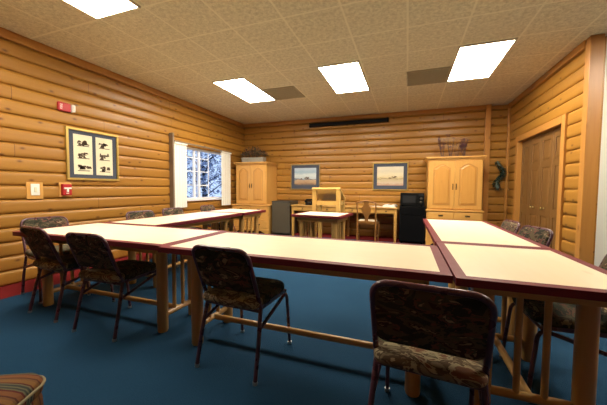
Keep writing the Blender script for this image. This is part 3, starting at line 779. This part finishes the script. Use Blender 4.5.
# refrigerator and microwave
t = thing('mini_refrigerator', 'small black refrigerator standing left of the right wardrobe', 'refrigerator', (.11, 6.64, 0))
q = MB(); q.box(-.25,.25,-.24,.30,.03,.765); q.build('body', M['blackmat'], t)
for sx in (-1,1):
    q = MB(); q.lathe([(.02,0),(.02,.031)], 10, (sx*.2,-.18,0)); q.lathe([(.02,0),(.02,.031)], 10, (sx*.2,.24,0)); q.build('foot', M['black'], t)
q = MB(); q.bbox(-.25,.25,-.29,-.243,.05,.60,.010); d = q.build('door', M['blackmat'], t)
q = MB(); q.bbox(-.25,.25,-.29,-.243,.606,.765,.010); d2 = q.build('freezer_door', M['blackmat'], t)
q = MB(); q.bbox(-.24,-.215,-.305,-.288,.40,.58,.005); q.build('handle', M['black'], d)
q = MB(); q.bbox(-.252,.252,-.245,.302,.765,.785,.006); q.build('top', M['black'], t)
t = thing('microwave', 'black microwave oven on top of the small refrigerator', 'microwave', (.105, 6.62, .785))
q = MB(); q.bbox(-.235,.235,-.17,.19,.012,.28,.006); q.build('body', M['black'], t)
for sx in (-1,1):
    q = MB(); q.box(sx*.19-.015,sx*.19+.015,-.14,-.11,0,.013); q.box(sx*.19-.015,sx*.19+.015,.13,.16,0,.013); q.build('foot', M['blackmat'], t)
q = MB(); q.bbox(-.235,.110,-.195,-.171,.014,.278,.006); d = q.build('door', M['black'], t)
q = MB(); q.box(-.185,.065,-.1965,-.195,.075,.225); q.build('window', M['glassblk'], d)
q = MB(); q.bbox(.114,.235,-.192,-.171,.014,.278,.004); p = q.build('control_panel', M['black'], t)
q = MB(); q.box(.13,.22,-.1935,-.192,.225,.262); q.build('display', M['glassblk'], p)
for zz in (.165,.09):
    q = MB(); q.smooth = True; q.lathe([(.026,0),(.024,.014),(.006,.016)], 16, M=Matrix.Translation((.175,-.192,zz)) @ Matrix.Rotation(PI/2, 4, 'X')); q.build('dial', M['grey'], p)
# wooden chair
t = thing('splat_back_chair', 'wooden chair with vase shaped back splat at the right desk', 'chair', (-.775, 6.19, 0))
q = MB(); q.prism([(-.20,-.19),(.20,-.19),(.235,.21),(-.235,.21)], .415, .445, 'z'); q.build('seat', M['chairwood'], t)
M['cushion'] = plain('pale_cushion', (.62,.56,.42), .9, .1)
q = MB(); soft_slab(q, .38, .36, .028, .04, .04, .008, Matrix.Translation((0,-.17,.464))); q.build('seat_cushion', M['cushion'], t)
for s in (-1,1):
    q = MB(); q.tube([(s*.185,-.215,0),(s*.185,-.18,.44),(s*.185,-.205,.68),(s*.190,-.255,.87)], [.014,.018,.016,.014], 10); q.build('back_leg', M['chairwood'], t)
    q = MB(); q.tube([(s*.205,.18,.0),(s*.207,.18,.2),(s*.21,.18,.42)], [.013,.017,.022], 10); q.build('leg', M['chairwood'], t)
    q = MB(); q.tube([(s*.185,-.20,.15),(s*.205,.18,.15)], .010, 8); q.build('stretcher', M['chairwood'], t)
q = MB(); q.tube(bez([(-.195,-.256,.86),(-.10,-.262,.885),(0,-.264,.905),(.10,-.262,.885),(.195,-.256,.86)], .05), .017, 10); q.build('crest_rail', M['chairwood'], t)
prof = [(.455,.05),(.50,.035),(.55,.035),(.60,.055),(.66,.085),(.72,.095),(.77,.085),(.81,.055),(.84,.045),(.88,.06)]
def yb_(z): return -.18 if z < .45 else -.18-(z-.45)*.19
q = MB(); n = len(prof); vs = []
for z, w in prof:
    y = yb_(z); vs += [(-w,y-.006,z),(w,y-.006,z),(w,y+.006,z),(-w,y+.006,z)]
fs = [(4*i+a, 4*i+(a+1) % 4, 4*i+4+(a+1) % 4, 4*i+4+a) for i in range(n-1) for a in range(4)]+[(3,2,1,0),(4*n-4,4*n-3,4*n-2,4*n-1)]
q.add(vs, fs); q.build('splat', M['chairwood'], t)
q = MB(); q.box(-.185,.185,-.20,-.17,.445,.475); q.build('rear_rail', M['chairwood'], t)
# lectern
t = thing('lectern', 'pale pine lectern with slanted top facing the far wall', 'lectern', (-1.325, 4.87, 0))
for s in (-1,1):
    q = MB(); q.prism([(-.035,0),(.035,0),(.035,1.11),(-.035,1.125)], s*.215-.035, s*.215+.035, 'x'); q.build('leg', M['lightpine'], t)
    q = MB(); q.prism([(.33,0),(.39,0),(.39,.93),(.33,.955)], s*.215-.03, s*.215+.03, 'x'); q.build('leg', M['lightpine'], t)
    q = MB(); q.box(s*.215-.022,s*.215+.022,.035,.33,.15,.21); q.box(s*.215-.022,s*.215+.022,.035,.33,.86,.92); q.build('side_rail', M['lightpine'], t)
q = MB(); q.bbox(-.18,.18,-.025,.025,.855,.925,.004); q.build('cross_rail', M['lightpine'], t)
q = MB(); q.bbox(-.18,.18,-.025,.025,.14,.22,.004); q.build('cross_rail', M['lightpine'], t)
q = MB(); q.bbox(-.255,.255,-.05,.46,-.018,.018,.006, M=Matrix.Translation((0,0,1.13)) @ Matrix.Rotation(math.radians(-25), 4, 'X')); tp = q.build('slanted_top', M['lightpine'], t)
q = MB(); q.bbox(-.255,.255,.437,.46,.018,.045,.004, M=Matrix.Translation((0,0,1.13)) @ Matrix.Rotation(math.radians(-25), 4, 'X')); q.build('book_stop', M['lightpine'], tp)

# ------------------------------------------------------------------ ottoman
t = thing('ottoman', 'striped upholstered ottoman cut off at the lower left corner', 'ottoman', (-1.53, .395, 0), D(27))
q = MB(); soft_slab(q, .54, .54, .28, .07, .07, .0, Matrix.Translation((0,-.27,.185))); q.build('base', M['stripe'], t)
q = MB(); soft_slab(q, .545, .545, .07, .075, .075, .035, Matrix.Translation((0,-.2725,.325))); q.build('cushion', M['stripe'], t)
M['piping'] = plain('tan_piping', (.20,.16,.09), .8, .2)
ring = []
for (cx, cy, a0) in ((1,1,0),(-1,1,PI/2),(-1,-1,PI),(1,-1,1.5*PI)):
    for i in range(7):
        a = a0+PI/2*i/6; ring.append((cx*.2+.073*math.cos(a), cy*.2+.073*math.sin(a), .335))
q = MB(); q.tube(ring, .006, 8, closed=True); q.build('piping', M['piping'], t)
for sx in (-1,1):
    for sy in (-1,1):
        q = MB(); q.lathe([(.018,0),(.025,.045)], 12, (sx*.2,sy*.2,0)); q.build('foot', M['chairwood'], t)

# ------------------------------------------------------------------ outside the window
def m_snow():
    m = NT('snowy_ground'); n = m.noise(m.coord(), 1.5, 4.)
    return m.out(m.mix(n, (.6,.65,.75,1), (.8,.83,.9,1)), .9, .1)
q = MB(); q.box(-40, -4.6, -6, 40, -.9, -.6)
struct(q.build('ground_outside', m_snow()), 'pale snowy ground outside the window', 'ground')
M['bark'] = plain('tree_bark', (.05,.045,.045), .9, .1, nz=.4)
M['leafdark'] = plain('blue_green_leaves', (.20,.25,.36), .8, .2, nz=.5, nscale=6.)
M['leafpale'] = plain('frosted_leaves', (.75,.8,.85), .8, .2)
def tree(x, y, h, r, n, frost, label):
    t = thing('garden_tree', label, 'tree', (x, y, -.6), 0, 'trees outside the window')
    q = MB(); q.tube([(0,0,0),(.05,.02,h*.4),(0,0,h*.75)], [.14,.1,.05], 8)
    for i in range(9):
        a = i*2.4; z = h*(.3+.05*i); q.tube([(0,0,z),(r*.7*math.cos(a),r*.7*math.sin(a),z+h*.16)], [.05,.012], 5)
    q.build('trunk', M['bark'], t)
    q = MB(); qp = MB()
    for i in range(n):
        u = Vector((random.gauss(0,1),random.gauss(0,1),random.gauss(0,1))).normalized()*(random.random()**.4)
        p = (u.x*r, u.y*r, h*.62+u.z*h*.40)
        tq = qp if random.random() < frost else q
        leaf(tq, p, (random.uniform(-1,1),random.uniform(-1,1),random.uniform(-.6,.5)), random.uniform(.14,.30), random.uniform(.08,.16))
    q.build('foliage', M['leafdark'], t); qp.build('frosted_foliage', M['leafpale'], t)
tree(-9.4, 11.6, 4.2, 1.5, 1300, .35, 'dark frosted tree seen through the right half of the window')
tree(-11.8, 11.2, 3.2, 1.1, 600, .5, 'paler frosted tree seen through the left half of the window')

# ------------------------------------------------------------------ world
w = bpy.data.worlds.new('World'); S.world = w; w.use_nodes = True
bg = w.node_tree.nodes['Background']; bg.inputs[0].default_value = (.52,.68,1.,1); bg.inputs[1].default_value = .85

# ------------------------------------------------------------------ camera
F, YAW, PIT, ROLL = 287.03, .3455, -.0487, .0071
cy, sy, cp, sp = math.cos(YAW), math.sin(YAW), math.cos(PIT), math.sin(PIT)
fw = Vector((-sy*cp, cy*cp, sp)); r = Vector((cy, sy, 0)); u = r.cross(fw)
r2 = r*math.cos(ROLL)+u*math.sin(ROLL); u2 = -r*math.sin(ROLL)+u*math.cos(ROLL)
cd = bpy.data.cameras.new('camera'); cam = bpy.data.objects.new('camera', cd); COL.objects.link(cam)
cd.sensor_fit = 'HORIZONTAL'; cd.sensor_width = 36; cd.lens = F*36/607; cd.clip_start = .05
cam.matrix_world = Matrix(((r2.x,u2.x,-fw.x,0),(r2.y,u2.y,-fw.y,0),(r2.z,u2.z,-fw.z,1.143),(0,0,0,1)))
S.camera = cam
vs = S.view_settings; vs.view_transform = 'Standard'; vs.look = 'None'; vs.exposure = .8; vs.gamma = 1; vs.use_curve_mapping = False
S.cycles.max_bounces = 10; S.cycles.diffuse_bounces = 6; S.cycles.use_denoising = True
